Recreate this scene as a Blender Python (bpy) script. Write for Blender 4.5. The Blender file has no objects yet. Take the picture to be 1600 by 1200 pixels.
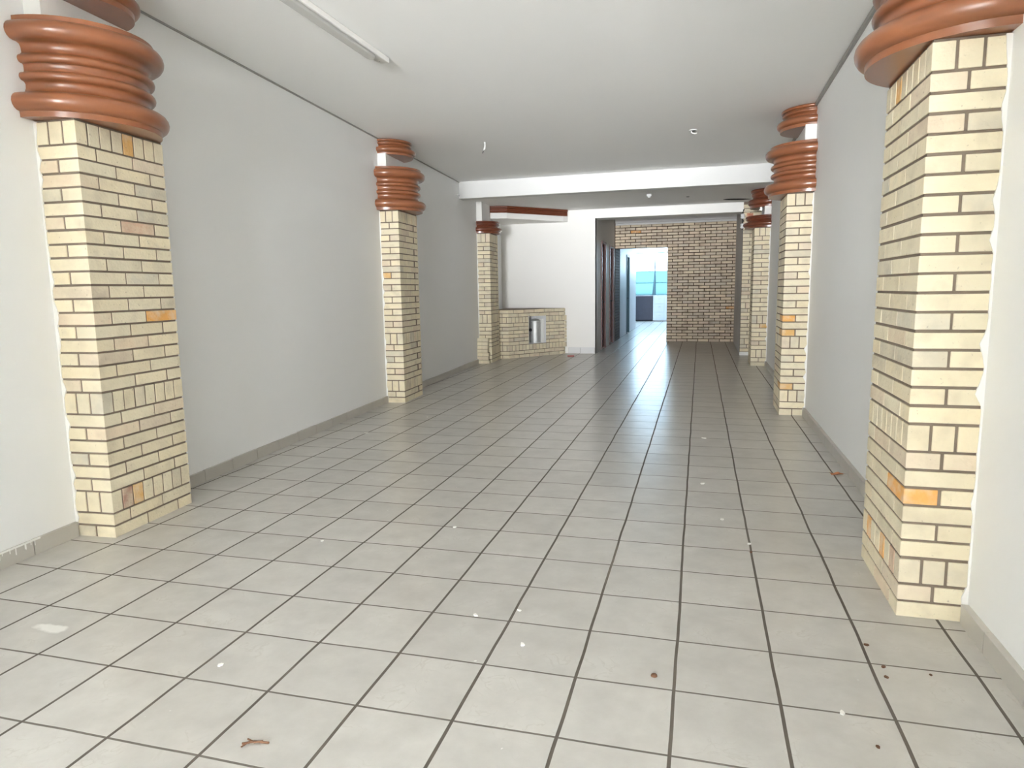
import bpy, math, random
from mathutils import Vector, Matrix
U = 0.31                      # one floor tile = 0.31 m; every coordinate below is in tiles
rng = random.Random(7)
C = bpy.context.scene.collection
sc = bpy.context.scene

# ------------------------------------------------------------------ mesh builder
class MB:
    def __init__(s): s.v = []; s.f = []; s.t = []; s.sm = []
    def hexa(s, p, tint=(1, 1, 1)):
        # p: 4 bottom points (ccw from above) then 4 top points
        b = len(s.v); s.v += [tuple(q) for q in p]
        for f in ((3, 2, 1, 0), (4, 5, 6, 7), (0, 1, 5, 4), (1, 2, 6, 5), (2, 3, 7, 6), (3, 0, 4, 7)):
            s.f.append([b + i for i in f]); s.t.append(tint); s.sm.append(False)
    def box(s, x0, x1, y0, y1, z0, z1, tint=(1, 1, 1)):
        s.hexa([(x0, y0, z0), (x1, y0, z0), (x1, y1, z0), (x0, y1, z0),
                (x0, y0, z1), (x1, y0, z1), (x1, y1, z1), (x0, y1, z1)], tint)
    def prism(s, poly, z0, z1, tint=(1, 1, 1)):
        a = sum(poly[i][0]*poly[(i+1) % len(poly)][1]-poly[(i+1) % len(poly)][0]*poly[i][1] for i in range(len(poly)))
        if a < 0: poly = poly[::-1]
        b = len(s.v); n = len(poly)
        za = z0 if isinstance(z0, (list, tuple)) else [z0]*n
        zb = z1 if isinstance(z1, (list, tuple)) else [z1]*n
        s.v += [(x, y, za[i]) for i, (x, y) in enumerate(poly)] + [(x, y, zb[i]) for i, (x, y) in enumerate(poly)]
        s.add([b+i for i in range(n)][::-1], tint); s.add([b+n+i for i in range(n)], tint)
        for i in range(n):
            j = (i+1) % n; s.add([b+i, b+j, b+n+j, b+n+i], tint)
    def add(s, f, tint=(1, 1, 1), smooth=False):
        s.f.append(f); s.t.append(tint); s.sm.append(smooth)
    def seg_box(s, P, t, n, s0, s1, z0, z1, d0, d1, tint=(1, 1, 1)):
        # box on a vertical facet: P origin, t along, n inward; d0 (outer) .. d1 (inner)
        q = lambda a, d, z: (P[0]+t[0]*a+n[0]*d, P[1]+t[1]*a+n[1]*d, z)
        pts = [q(s0, d0, z0), q(s1, d0, z0), q(s1, d1, z0), q(s0, d1, z0)]
        if t[0]*n[1]-t[1]*n[0] < 0: pts = pts[::-1]
        s.hexa(pts+[(x, y, z1) for x, y, z in pts], tint)
    def sweep(s, prof, a, b, n=40, smooth=True, caps=True):
        # prof (offset, z) swept along half an ellipse, local x = out of the wall
        base = len(s.v); m = len(prof)
        for i in range(n+1):
            th = -math.pi/2+math.pi*i/n
            for o, z in prof: s.v.append(((b+o)*math.cos(th), (a+o)*math.sin(th), z))
        for i in range(n):
            for j in range(m-1):
                k = base+i*m+j; s.add([k, k+m, k+m+1, k+1], smooth=smooth)
        if caps:
            s.add([base+i*m for i in range(n+1)][::-1]); s.add([base+i*m+m-1 for i in range(n+1)])
    def tube(s, pts, r, n=8, cap=True):
        pts = [Vector(p) for p in pts]; base = len(s.v)
        rr = r if isinstance(r, (list, tuple)) else [r]*len(pts)
        for i, p in enumerate(pts):
            d = (pts[min(i+1, len(pts)-1)]-pts[max(i-1, 0)]).normalized()
            u = d.cross(Vector((0.03, 0.05, 1)) if abs(d.z) < .9 else Vector((1, 0, 0))).normalized(); w = d.cross(u)
            for k in range(n):
                a = 2*math.pi*k/n; s.v.append(tuple(p+(u*math.cos(a)+w*math.sin(a))*rr[i]))
        for i in range(len(pts)-1):
            for k in range(n):
                k2 = (k+1) % n; s.add([base+i*n+k, base+i*n+k2, base+(i+1)*n+k2, base+(i+1)*n+k], smooth=True)
        if cap:
            s.add([base+k for k in range(n)][::-1]); s.add([base+(len(pts)-1)*n+k for k in range(n)])
    def lathe(s, prof, cx=0, cy=0, n=24):
        base = len(s.v); m = len(prof)
        for i in range(n):
            a = 2*math.pi*i/n
            for r, z in prof: s.v.append((cx+r*math.cos(a), cy+r*math.sin(a), z))
        for i in range(n):
            i2 = (i+1) % n
            for j in range(m-1): s.add([base+i*m+j, base+i2*m+j, base+i2*m+j+1, base+i*m+j+1], smooth=True)
        s.add([base+i*m for i in range(n)][::-1]); s.add([base+i*m+m-1 for i in range(n)])
    def build(s, name, mat, parent=None, bevel=0, loc=None):
        me = bpy.data.meshes.new(name)
        me.from_pydata([(x*U, y*U, z*U) for x, y, z in s.v], [], s.f)
        me.materials.append(mat)
        for p, sm in zip(me.polygons, s.sm): p.use_smooth = sm
        if any(t != (1, 1, 1) for t in s.t):
            ca = me.color_attributes.new('tint', 'FLOAT_COLOR', 'CORNER')
            for p, t in zip(me.polygons, s.t):
                for li in p.loop_indices: ca.data[li].color = (*t, 1)
        me.validate(); me.update()
        if any(s.sm):
            try: me.set_sharp_from_angle(angle=math.radians(50))
            except Exception: pass
        o = bpy.data.objects.new(name, me); C.objects.link(o)
        if parent is not None: o.parent = parent
        if loc: o.location = [c*U for c in loc]
        if bevel:
            b = o.modifiers.new('bevel', 'BEVEL'); b.width = bevel*U; b.segments = 2; b.limit_method = 'ANGLE'
        return o

def empty(name, x, y, z=0, rz=0):
    o = bpy.data.objects.new(name, None); C.objects.link(o); o.empty_display_size = .1
    o.location = (x*U, y*U, z*U); o.rotation_euler = (0, 0, rz); return o
def tag(o, label, cat, group=None):
    o['label'] = label; o['category'] = cat
    if group: o['group'] = group
    return o
def struct(o, label=None):
    o['kind'] = 'structure'
    if label: o['label'] = label
    return o

# ------------------------------------------------------------------ materials
def new_mat(name):
    m = bpy.data.materials.new(name); m.use_nodes = True
    nt = m.node_tree; b = nt.nodes['Principled BSDF']; return m, nt, b
def N(nt, kind, **kw):
    n = nt.nodes.new(kind)
    for k, v in kw.items(): setattr(n, k, v)
    return n
def math_node(nt, op, a, b=None):
    n = N(nt, 'ShaderNodeMath', operation=op)
    for i, x in enumerate((a, b)):
        if x is None: continue
        if isinstance(x, (int, float)): n.inputs[i].default_value = x
        else: nt.links.new(x, n.inputs[i])
    return n.outputs[0]
def paint(name, col, rough=.6, mottle=.04, scale=1.2, bump=.03, spec=.3, bscale=30):
    m, nt, b = new_mat(name)
    tc = N(nt, 'ShaderNodeTexCoord')
    no = N(nt, 'ShaderNodeTexNoise'); no.inputs['Scale'].default_value = scale; no.inputs['Detail'].default_value = 5
    nt.links.new(tc.outputs['Object'], no.inputs['Vector'])
    mx = N(nt, 'ShaderNodeMix', data_type='RGBA')
    mx.inputs[6].default_value = (*[c*(1-mottle) for c in col], 1); mx.inputs[7].default_value = (*[min(1, c*(1+mottle)) for c in col], 1)
    nt.links.new(no.outputs['Fac'], mx.inputs[0]); nt.links.new(mx.outputs[2], b.inputs['Base Color'])
    b.inputs['Roughness'].default_value = rough; b.inputs['Specular IOR Level'].default_value = spec
    if bump:
        n2 = N(nt, 'ShaderNodeTexNoise'); n2.inputs['Scale'].default_value = bscale; n2.inputs['Detail'].default_value = 4
        nt.links.new(tc.outputs['Object'], n2.inputs['Vector'])
        bp = N(nt, 'ShaderNodeBump'); bp.inputs['Strength'].default_value = bump; bp.inputs['Distance'].default_value = .02
        nt.links.new(n2.outputs['Fac'], bp.inputs['Height']); nt.links.new(bp.outputs[0], b.inputs['Normal'])
    return m
def brick_mat(name, gain=(1, 1, 1), stain=.25, dark=(.10, .06, .04)):
    m, nt, b = new_mat(name)
    at = N(nt, 'ShaderNodeAttribute', attribute_name='tint')
    tc = N(nt, 'ShaderNodeTexCoord')
    g = N(nt, 'ShaderNodeMix', data_type='RGBA', blend_type='MULTIPLY'); g.inputs[0].default_value = 1
    wn_ = N(nt, 'ShaderNodeTexNoise'); wn_.inputs['Scale'].default_value = 16; wn_.inputs['Detail'].default_value = 4; nt.links.new(tc.outputs['Object'], wn_.inputs['Vector'])
    wr_ = N(nt, 'ShaderNodeMapRange'); wr_.inputs[1].default_value = .42; wr_.inputs[2].default_value = .68; wr_.inputs[4].default_value = .6; nt.links.new(wn_.outputs['Fac'], wr_.inputs[0])
    wm_ = N(nt, 'ShaderNodeMix', data_type='RGBA'); wm_.inputs[7].default_value = (.74, .66, .495, 1); nt.links.new(wr_.outputs[0], wm_.inputs[0]); nt.links.new(at.outputs['Color'], wm_.inputs[6])
    nt.links.new(wm_.outputs[2], g.inputs[6]); g.inputs[7].default_value = (*gain, 1)
    no = N(nt, 'ShaderNodeTexNoise'); no.inputs['Scale'].default_value = 9; no.inputs['Detail'].default_value = 6
    nt.links.new(tc.outputs['Object'], no.inputs['Vector'])
    r = N(nt, 'ShaderNodeMapRange'); r.inputs[1].default_value = .50; r.inputs[2].default_value = .85; r.inputs[3].default_value = 0; r.inputs[4].default_value = stain
    nt.links.new(no.outputs['Fac'], r.inputs[0])
    mx = N(nt, 'ShaderNodeMix', data_type='RGBA'); mx.inputs[7].default_value = (*dark, 1)
    nt.links.new(r.outputs[0], mx.inputs[0]); nt.links.new(g.outputs[2], mx.inputs[6])
    sp = N(nt, 'ShaderNodeTexNoise'); sp.inputs['Scale'].default_value = 70; sp.inputs['Detail'].default_value = 2
    nt.links.new(tc.outputs['Object'], sp.inputs['Vector'])
    r2 = N(nt, 'ShaderNodeMapRange'); r2.inputs[1].default_value = .68; r2.inputs[2].default_value = .76; r2.inputs[4].default_value = .45
    nt.links.new(sp.outputs['Fac'], r2.inputs[0])
    mx2 = N(nt, 'ShaderNodeMix', data_type='RGBA'); mx2.inputs[7].default_value = (.16, .11, .07, 1)
    nt.links.new(r2.outputs[0], mx2.inputs[0]); nt.links.new(mx.outputs[2], mx2.inputs[6])
    nt.links.new(mx2.outputs[2], b.inputs['Base Color'])
    b.inputs['Roughness'].default_value = .7; b.inputs['Specular IOR Level'].default_value = .25
    bp = N(nt, 'ShaderNodeBump'); bp.inputs['Strength'].default_value = .25; bp.inputs['Distance'].default_value = .01
    nt.links.new(sp.outputs['Fac'], bp.inputs['Height']); nt.links.new(bp.outputs[0], b.inputs['Normal'])
    return m
def lacquer(name, col, rough=.28):
    m, nt, b = new_mat(name)
    tc = N(nt, 'ShaderNodeTexCoord'); mp = N(nt, 'ShaderNodeMapping'); mp.inputs['Scale'].default_value = (3, 3, 14)
    nt.links.new(tc.outputs['Object'], mp.inputs[0])
    no = N(nt, 'ShaderNodeTexNoise'); no.inputs['Scale'].default_value = 2.2; no.inputs['Detail'].default_value = 5
    nt.links.new(mp.outputs[0], no.inputs['Vector'])
    mx = N(nt, 'ShaderNodeMix', data_type='RGBA')
    mx.inputs[6].default_value = (*[c*.82 for c in col], 1); mx.inputs[7].default_value = (*[c*1.18 for c in col], 1)
    nt.links.new(no.outputs['Fac'], mx.inputs[0]); nt.links.new(mx.outputs[2], b.inputs['Base Color'])
    b.inputs['Roughness'].default_value = rough; b.inputs['Specular IOR Level'].default_value = .5
    b.inputs['Coat Weight'].default_value = .35; b.inputs['Coat Roughness'].default_value = .18
    return m
def floor_mat(name='ceramic_floor_tiles'):
    m, nt, b = new_mat(name)
    tc = N(nt, 'ShaderNodeTexCoord'); mp = N(nt, 'ShaderNodeMapping'); mp.inputs['Scale'].default_value = (1/U, 1/U, 1/U)
    nt.links.new(tc.outputs['Object'], mp.inputs[0])
    wob = N(nt, 'ShaderNodeTexNoise'); wob.inputs['Scale'].default_value = .9; wob.inputs['Detail'].default_value = 1
    nt.links.new(mp.outputs[0], wob.inputs['Vector'])
    sep = N(nt, 'ShaderNodeSeparateXYZ'); nt.links.new(mp.outputs[0], sep.inputs[0])
    wsep = N(nt, 'ShaderNodeSeparateColor'); nt.links.new(wob.outputs['Color'], wsep.inputs[0])
    def edge(o, w):
        o = math_node(nt, 'ADD', o, math_node(nt, 'MULTIPLY', math_node(nt, 'SUBTRACT', w, .5), .03))
        f = math_node(nt, 'FRACT', math_node(nt, 'ADD', o, 100.0))
        return math_node(nt, 'MINIMUM', f, math_node(nt, 'SUBTRACT', 1.0, f)), math_node(nt, 'FLOOR', math_node(nt, 'ADD', o, 100.0))
    ex, ix = edge(sep.outputs[0], wsep.outputs[0]); ey, iy = edge(sep.outputs[1], wsep.outputs[1])
    def mask(e, w, soft):
        r = N(nt, 'ShaderNodeMapRange'); r.inputs[1].default_value = w; r.inputs[2].default_value = w+soft
        r.inputs[3].default_value = 1; r.inputs[4].default_value = 0; nt.links.new(e, r.inputs[0]); return r.outputs[0]
    gx = mask(ex, .015, .004); gy = math_node(nt, 'MULTIPLY', mask(ey, .011, .004), .92)
    grout = math_node(nt, 'MAXIMUM', gx, gy)
    rim = math_node(nt, 'MAXIMUM', mask(ex, .020, .006), mask(ey, .018, .006))  # pale rim beside the grout, an edge highlight put into the colour
    comb = N(nt, 'ShaderNodeCombineXYZ'); nt.links.new(ix, comb.inputs[0]); nt.links.new(iy, comb.inputs[1])
    wn = N(nt, 'ShaderNodeTexWhiteNoise'); nt.links.new(comb.outputs[0], wn.inputs['Vector'])
    off = N(nt, 'ShaderNodeVectorMath', operation='ADD')
    sc3 = N(nt, 'ShaderNodeVectorMath', operation='SCALE'); sc3.inputs['Scale'].default_value = 9
    nt.links.new(wn.outputs['Color'], sc3.inputs[0]); nt.links.new(sc3.outputs[0], off.inputs[0]); nt.links.new(mp.outputs[0], off.inputs[1])
    cloud = N(nt, 'ShaderNodeTexNoise'); cloud.inputs['Scale'].default_value = 2.2; cloud.inputs['Detail'].default_value = 6; cloud.inputs['Roughness'].default_value = .6
    nt.links.new(off.outputs[0], cloud.inputs['Vector'])
    cr = N(nt, 'ShaderNodeValToRGB'); e = cr.color_ramp.elements
    e[0].position = .3; e[0].color = (.45, .433, .404, 1); e[1].position = .72; e[1].color = (.555, .537, .503, 1)
    nt.links.new(cloud.outputs['Fac'], cr.inputs[0])
    vein = N(nt, 'ShaderNodeTexNoise'); vein.inputs['Scale'].default_value = 3.2; vein.inputs['Detail'].default_value = 7; vein.inputs['Distortion'].default_value = .8
    nt.links.new(off.outputs[0], vein.inputs['Vector'])
    va = math_node(nt, 'ABSOLUTE', math_node(nt, 'SUBTRACT', vein.outputs['Fac'], .5))
    vm = N(nt, 'ShaderNodeMapRange'); vm.inputs[1].default_value = 0; vm.inputs[2].default_value = .02; vm.inputs[3].default_value = .3; vm.inputs[4].default_value = 0
    nt.links.new(va, vm.inputs[0])
    vmask = N(nt, 'ShaderNodeMapRange'); vmask.inputs[1].default_value = .52; vmask.inputs[2].default_value = .62; nt.links.new(cloud.outputs['Fac'], vmask.inputs[0])
    mv = N(nt, 'ShaderNodeMix', data_type='RGBA'); nt.links.new(math_node(nt, 'MULTIPLY', vm.outputs[0], vmask.outputs[0]), mv.inputs[0]); nt.links.new(cr.outputs[0], mv.inputs[6]); mv.inputs[7].default_value = (.33, .295, .25, 1)
    # per-tile value
    tv = N(nt, 'ShaderNodeMapRange'); tv.inputs[3].default_value = .95; tv.inputs[4].default_value = 1.04; nt.links.new(wn.outputs['Value'], tv.inputs[0])
    mt = N(nt, 'ShaderNodeVectorMath', operation='SCALE'); nt.links.new(mv.outputs[2], mt.inputs[0]); nt.links.new(tv.outputs[0], mt.inputs['Scale'])
    # small paint spatters of two tones
    spk = N(nt, 'ShaderNodeTexNoise'); spk.inputs['Scale'].default_value = 13; spk.inputs['Detail'].default_value = 1
    nt.links.new(mp.outputs[0], spk.inputs['Vector'])
    sm = N(nt, 'ShaderNodeMapRange'); sm.inputs[1].default_value = .80; sm.inputs[2].default_value = .825; nt.links.new(spk.outputs['Fac'], sm.inputs[0])
    ms = N(nt, 'ShaderNodeMix', data_type='RGBA'); nt.links.new(math_node(nt, 'MULTIPLY', sm.outputs[0], .8), ms.inputs[0]); nt.links.new(mt.outputs[0], ms.inputs[6]); ms.inputs[7].default_value = (.78, .77, .73, 1)
    # white smear of paint on one tile near the left
    dx = math_node(nt, 'DIVIDE', math_node(nt, 'SUBTRACT', sep.outputs[0], -1.42), .34)
    dy = math_node(nt, 'DIVIDE', math_node(nt, 'SUBTRACT', sep.outputs[1], 1.52), .12)
    dd = math_node(nt, 'ADD', math_node(nt, 'MULTIPLY', dx, dx), math_node(nt, 'MULTIPLY', dy, dy))
    sn = N(nt, 'ShaderNodeTexNoise'); sn.inputs['Scale'].default_value = 5; sn.inputs['Detail'].default_value = 4; nt.links.new(mp.outputs[0], sn.inputs['Vector'])
    sr = N(nt, 'ShaderNodeMapRange'); sr.inputs[1].default_value = .35; sr.inputs[2].default_value = .1; sr.inputs[3].default_value = 0; sr.inputs[4].default_value = .75
    nt.links.new(math_node(nt, 'SUBTRACT', math_node(nt, 'MULTIPLY', dd, .5), math_node(nt, 'SUBTRACT', sn.outputs['Fac'], .5)), sr.inputs[0])
    mw = N(nt, 'ShaderNodeMix', data_type='RGBA'); nt.links.new(sr.outputs[0], mw.inputs[0]); nt.links.new(ms.outputs[2], mw.inputs[6]); mw.inputs[7].default_value = (.8, .79, .75, 1)
    mr = N(nt, 'ShaderNodeMix', data_type='RGBA'); nt.links.new(math_node(nt, 'MULTIPLY', rim, .25), mr.inputs[0]); nt.links.new(mw.outputs[2], mr.inputs[6]); mr.inputs[7].default_value = (.66, .635, .58, 1)
    mg = N(nt, 'ShaderNodeMix', data_type='RGBA'); nt.links.new(grout, mg.inputs[0]); nt.links.new(mr.outputs[2], mg.inputs[6]); mg.inputs[7].default_value = (.105, .088, .07, 1)
    nt.links.new(mg.outputs[2], b.inputs['Base Color'])
    rr = N(nt, 'ShaderNodeMapRange'); rr.inputs[3].default_value = .28; rr.inputs[4].default_value = .28; nt.links.new(cloud.outputs['Fac'], rr.inputs[0])
    nt.links.new(math_node(nt, 'MAXIMUM', rr.outputs[0], math_node(nt, 'MULTIPLY', grout, .8)), b.inputs['Roughness'])
    b.inputs['Specular IOR Level'].default_value = .5
    h = math_node(nt, 'SUBTRACT', math_node(nt, 'MULTIPLY', cloud.outputs['Fac'], .05), math_node(nt, 'MULTIPLY', grout, .6))
    # each tile tilts a hair, so the reflection breaks up from tile to tile
    wx = N(nt, 'ShaderNodeSeparateColor'); nt.links.new(wn.outputs['Color'], wx.inputs[0])
    tilt = math_node(nt, 'ADD', math_node(nt, 'MULTIPLY', math_node(nt, 'FRACT', math_node(nt, 'ADD', sep.outputs[0], 100.0)), math_node(nt, 'SUBTRACT', wx.outputs[0], .5)),
                     math_node(nt, 'MULTIPLY', math_node(nt, 'FRACT', math_node(nt, 'ADD', sep.outputs[1], 100.0)), math_node(nt, 'SUBTRACT', wx.outputs[1], .5)))
    bp = N(nt, 'ShaderNodeBump'); bp.inputs['Strength'].default_value = .35; bp.inputs['Distance'].default_value = .012
    nt.links.new(math_node(nt, 'ADD', h, math_node(nt, 'MULTIPLY', tilt, .5)), bp.inputs['Height']); nt.links.new(bp.outputs[0], b.inputs['Normal'])
    return m
def metal(name, col, rough=.35):
    m, nt, b = new_mat(name)
    tc = N(nt, 'ShaderNodeTexCoord'); no = N(nt, 'ShaderNodeTexNoise'); no.inputs['Scale'].default_value = 12
    nt.links.new(tc.outputs['Object'], no.inputs['Vector'])
    r = N(nt, 'ShaderNodeMapRange'); r.inputs[3].default_value = rough*.8; r.inputs[4].default_value = rough*1.25
    nt.links.new(no.outputs['Fac'], r.inputs[0]); nt.links.new(r.outputs[0], b.inputs['Roughness'])
    b.inputs['Base Color'].default_value = (*col, 1); b.inputs['Metallic'].default_value = .9
    return m
def glass_mat(name, col, clear=.35):
    m, nt, b = new_mat(name); nt.nodes.remove(b)
    out = nt.nodes['Material Output']
    tl = N(nt, 'ShaderNodeBsdfTranslucent'); tl.inputs[0].default_value = (*col, 1)
    tr = N(nt, 'ShaderNodeBsdfTransparent'); tr.inputs[0].default_value = (*col, 1)
    mx = N(nt, 'ShaderNodeMixShader'); mx.inputs[0].default_value = clear
    nt.links.new(tl.outputs[0], mx.inputs[1]); nt.links.new(tr.outputs[0], mx.inputs[2])
    nt.links.new(mx.outputs[0], out.inputs[0]); return m

M = {}
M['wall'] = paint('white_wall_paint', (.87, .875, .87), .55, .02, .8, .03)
M['ceil'] = paint('white_ceiling_paint', (.88, .88, .865), .7, .03, .5, .05, bscale=8)
M['white'] = paint('white_plaster', (.86, .85, .82), .6, .02)
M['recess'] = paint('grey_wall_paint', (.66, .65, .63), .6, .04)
M['cornice'] = paint('pale_grey_plaster', (.74, .74, .74), .6, .03)
M['corridor'] = paint('corridor_white_paint', (.74, .74, .76), .5, .02)
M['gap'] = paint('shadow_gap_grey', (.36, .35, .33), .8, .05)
M['base'] = paint('baseboard_tile', (.50, .475, .43), .35, .06, 3, .02, .5)
M['grout'] = paint('grey_grout', (.16, .14, .12), .8)
M['mortar'] = paint('brown_mortar', (.205, .16, .12), .9, .15, 8, .2)
M['dmortar'] = paint('dark_stained_mortar', (.075, .045, .03), .9, .2, 8, .2)
M['brick'] = brick_mat('cream_brick')
M['oldbrick'] = brick_mat('stained_cream_brick', (.90, .86, .87), .55, (.16, .09, .05))
M['darkbrick'] = brick_mat('dark_brick', (.16, .12, .12), .4)
M['lac'] = lacquer('brown_lacquered_moulding', (.245, .088, .036))
M['lac2'] = lacquer('dark_red_brown_lacquer', (.165, .045, .02), .32)
M['wood'] = paint('dark_red_wood', (.085, .018, .014), .4, .2, 5, .05, .4)
M['metal'] = metal('brushed_steel', (.70, .71, .70), .55)
M['metal2'] = metal('dull_handle_steel', (.5, .5, .5))
M['batten'] = paint('fixture_enamel', (.66, .65, .62), .4, .02, 2, 0)
M['tube'] = paint('unlit_tube_glass', (.58, .575, .55), .25, .02, 2, 0, .5)
M['black'] = paint('black_paint', (.02, .02, .022), .6, .1)
M['dcab'] = paint('charcoal_panel', (.055, .055, .075), .5, .2, 6)
M['wcab'] = paint('white_cabinet', (.62, .68, .72), .4, .02)
M['post'] = paint('teal_grey_metal', (.10, .19, .23), .5, .1)
M['ceramic'] = paint('white_ceramic', (.85, .85, .86), .25, .02, 3, 0, .5)
M['wire'] = paint('white_cable', (.82, .81, .78), .5, .02, 3, 0)
M['leaf'] = paint('dry_leaf', (.34, .14, .06), .7, .3, 40)
M['twig'] = paint('dark_twig', (.13, .065, .035), .8, .3, 40)
M['red'] = paint('red_plastic', (.42, .06, .05), .5)
M['chip'] = paint('white_plaster_chip', (.82, .81, .77), .8)
M['floor'] = floor_mat()
M['glass_top'] = glass_mat('clear_glass', (.20, .215, .225), .9)
M['glass_low'] = glass_mat('frosted_teal_glass', (.033, .05, .052), .4)

WLX = lambda y: -3.68-.062*y
WRX = lambda y: 9.28+.006*y
AL = math.atan(.062)      # left wall leans away from the tile grid by this angle
AR = math.atan(.006)
YF, YW, YB, YC, YE = -40.0, 37.6, 47.5, 65.5, 80.0  # unseen front end pushed far back to even out the daylight
ZC = 9.33
def zlow(y): return 8.78

# ------------------------------------------------------------------ room shell
mb = MB(); mb.prism([(WLX(YF)-.6, YF), (11, YF), (11, YE+.6), (-9, YE+.6), (-9, YW)], -.4, 0)
struct(mb.build('floor', M['floor']), 'beige marbled ceramic tile floor with dark grout')
mb = MB(); mb.prism([(WLX(YF)-.6, YF), (WRX(YF)+.6, YF), (WRX(28.9)+.6, 28.9), (WLX(28.9)-.6, 28.9)], ZC, ZC+.4)
struct(mb.build('ceiling', M['ceil']), 'white painted ceiling of the front hall')
mb = MB(); b0 = len(mb.v)
xl0, xr0, xl1, xr1 = WLX(28.8)-.3, WRX(28.8)+.3, WLX(YW)-.3, WRX(YW)+.6
mb.hexa([(xl0, 28.8, zlow(28.8)), (xr0, 28.8, zlow(28.8)), (xr1, 38, zlow(38)), (xl1, 38, zlow(38)),
         (xl0, 28.8, 9.6), (xr0, 28.8, 9.6), (xr1, 38, 9.6), (xl1, 38, 9.6)])
struct(mb.build('ceiling', M['ceil']), 'lower white ceiling beyond the dropped beam')
mb = MB(); mb.prism([(WLX(YF), YF), (WLX(YW+.3), YW+.3), (WLX(YW+.3)-.6, YW+.3), (WLX(YF)-.6, YF)], 0, ZC+.2)
struct(mb.build('wall_left', M['wall']), 'long white wall on the left')
mb = MB(); mb.prism([(WRX(YF), YF), (WRX(YW), YW), (WRX(YW)+.6, YW), (WRX(YF)+.6, YF)], 0, ZC+.2)
struct(mb.build('wall_right', M['wall']), 'long white wall on the right')
mb = MB(); mb.prism([(WLX(YW)-.2, YW), (-.05, YW), (-.05, YW+.5), (WLX(YW)-.2, YW+.5)], 0, 9.5)
struct(mb.build('wall_rear', M['white']), 'white wall behind the brick fireplace')
# unseen piers added behind the viewer to shade the near walls from the shopfront
for yq, pq in ((-8.58, 2.95), (-22.3, .75), (-36.0, .75)):
    mb = MB(); mb.prism([(WLX(yq-1)-.05, yq-1), (WLX(yq-1)+pq, yq-1), (WLX(yq+1)+pq, yq+1), (WLX(yq+1)-.05, yq+1)], 0, ZC)
    struct(mb.build('wall_left_shade_pier', M['wall']), 'unseen white pier added on the left wall to shade it')
    mb = MB(); mb.prism([(WRX(yq-1)+.05, yq-1), (WRX(yq-1)-pq, yq-1), (WRX(yq+1)-pq, yq+1), (WRX(yq+1)+.05, yq+1)], 0, ZC)
    struct(mb.build('wall_right_shade_pier', M['wall']), 'unseen white pier added on the right wall to shade it')
mb = MB(); mb.box(WLX(YF)-.6, WRX(YF)+.6, YF-.4, YF, 7.8, ZC+.4)  # unseen header added to keep shopfront light off the beam
struct(mb.build('wall_front_light_block', M['wall']), 'unseen white wall added over the open shopfront to cut its light')
# dropped beam and header
mb = MB(); mb.box(WLX(28.2)-.05, WRX(28.2)+.05, 28.2, 28.85, 8.53, 9.4)
M['beam'] = paint('darkened_white_paint', (.66, .66, .645), .6, .02)  # same white paint, darkened because the strong light on the beam clips
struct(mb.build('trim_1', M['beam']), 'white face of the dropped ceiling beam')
mb = MB(); mb.box(-.06, WRX(YW)+.05, YW, YW+1.3, 8.24, 9.3)
struct(mb.build('trim_2', M['white']), 'white header over the passage to the brick wall')
# solid grey strips colour in the shadow gaps between ceiling and walls
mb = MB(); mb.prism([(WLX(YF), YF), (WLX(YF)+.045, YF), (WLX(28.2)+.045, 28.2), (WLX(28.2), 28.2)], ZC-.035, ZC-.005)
struct(mb.build('trim_3', M['gap']), 'dark strip standing for the shadow gap along the left ceiling edge')
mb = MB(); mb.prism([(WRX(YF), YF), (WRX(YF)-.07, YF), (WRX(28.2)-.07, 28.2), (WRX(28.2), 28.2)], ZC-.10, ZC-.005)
struct(mb.build('trim_4', M['gap']), 'grey strip standing for the shadow gap along the right ceiling edge')

# baseboards: row of tiles, one mesh per wall run
def baseboard(name, pts, h, label, mat=None, t=.06, every=1.0, phase=0):
    # pts: list of ((x0,y0),(x1,y1), inward side sign)
    mb = MB(); gm = MB()
    for (P, Q, sgn) in pts:
        L = math.hypot(Q[0]-P[0], Q[1]-P[1]); tt = ((Q[0]-P[0])/L, (Q[1]-P[1])/L); nn = (-tt[1]*sgn, tt[0]*sgn)
        s = 0; first = True
        while s < L-.01:
            e = min(L, s+(phase if first and phase else every)); first = False
            mb.seg_box(P, tt, nn, s+.009, e-.009, 0, h+rng.uniform(-.006, .006), -.002, t)
            s = e
        gm.seg_box(P, tt, nn, 0, L, 0, h-.02, 0, t-.02)
    o = mb.build(name, mat or M['base']); struct(o, label)
    g = gm.build('grout_line', M['grout'], o); return o
pl = lambda y: (WLX(y), y)
pr = lambda y: (WRX(y), y)
bl = baseboard('baseboard_left', [(pl(-9), pl(4.18), -1), (pl(6.16), pl(17.95), -1), (pl(19.95), pl(31.5), -1)], .25, 'low tile skirting along the left wall', phase=.35)
mb = MB(); tl = (-math.sin(AL), math.cos(AL)); nl = (math.cos(AL), math.sin(AL))
for i in range(34):
    yy = rng.uniform(1.9, 3.35); hh = rng.uniform(.04, .2)*(1 if yy < 3.1 else .6); ww = rng.uniform(.006, .014)
    mb.seg_box((WLX(yy), yy), tl, nl, 0, ww, .262-hh, .262, .055, .066)
mb.seg_box((WLX(1.7), 1.7), tl, nl, 0, 1.75, .235, .262, .05, .066)
mb.build('paint_drips', M['white'], bl)
baseboard('baseboard_right', [(pr(-9), pr(4.2), 1), (pr(6.2), pr(17.9), 1), (pr(19.9), pr(31.7), 1), (pr(33.7), pr(37.25), 1)], .25, 'low tile skirting along the right wall', t=.08, phase=.5)
baseboard('baseboard_rear', [((-1.72, YW), (-.06, YW), -1)], .38, 'pale skirting tiles right of the fireplace', M['cornice'], t=.05, phase=.75)

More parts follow.
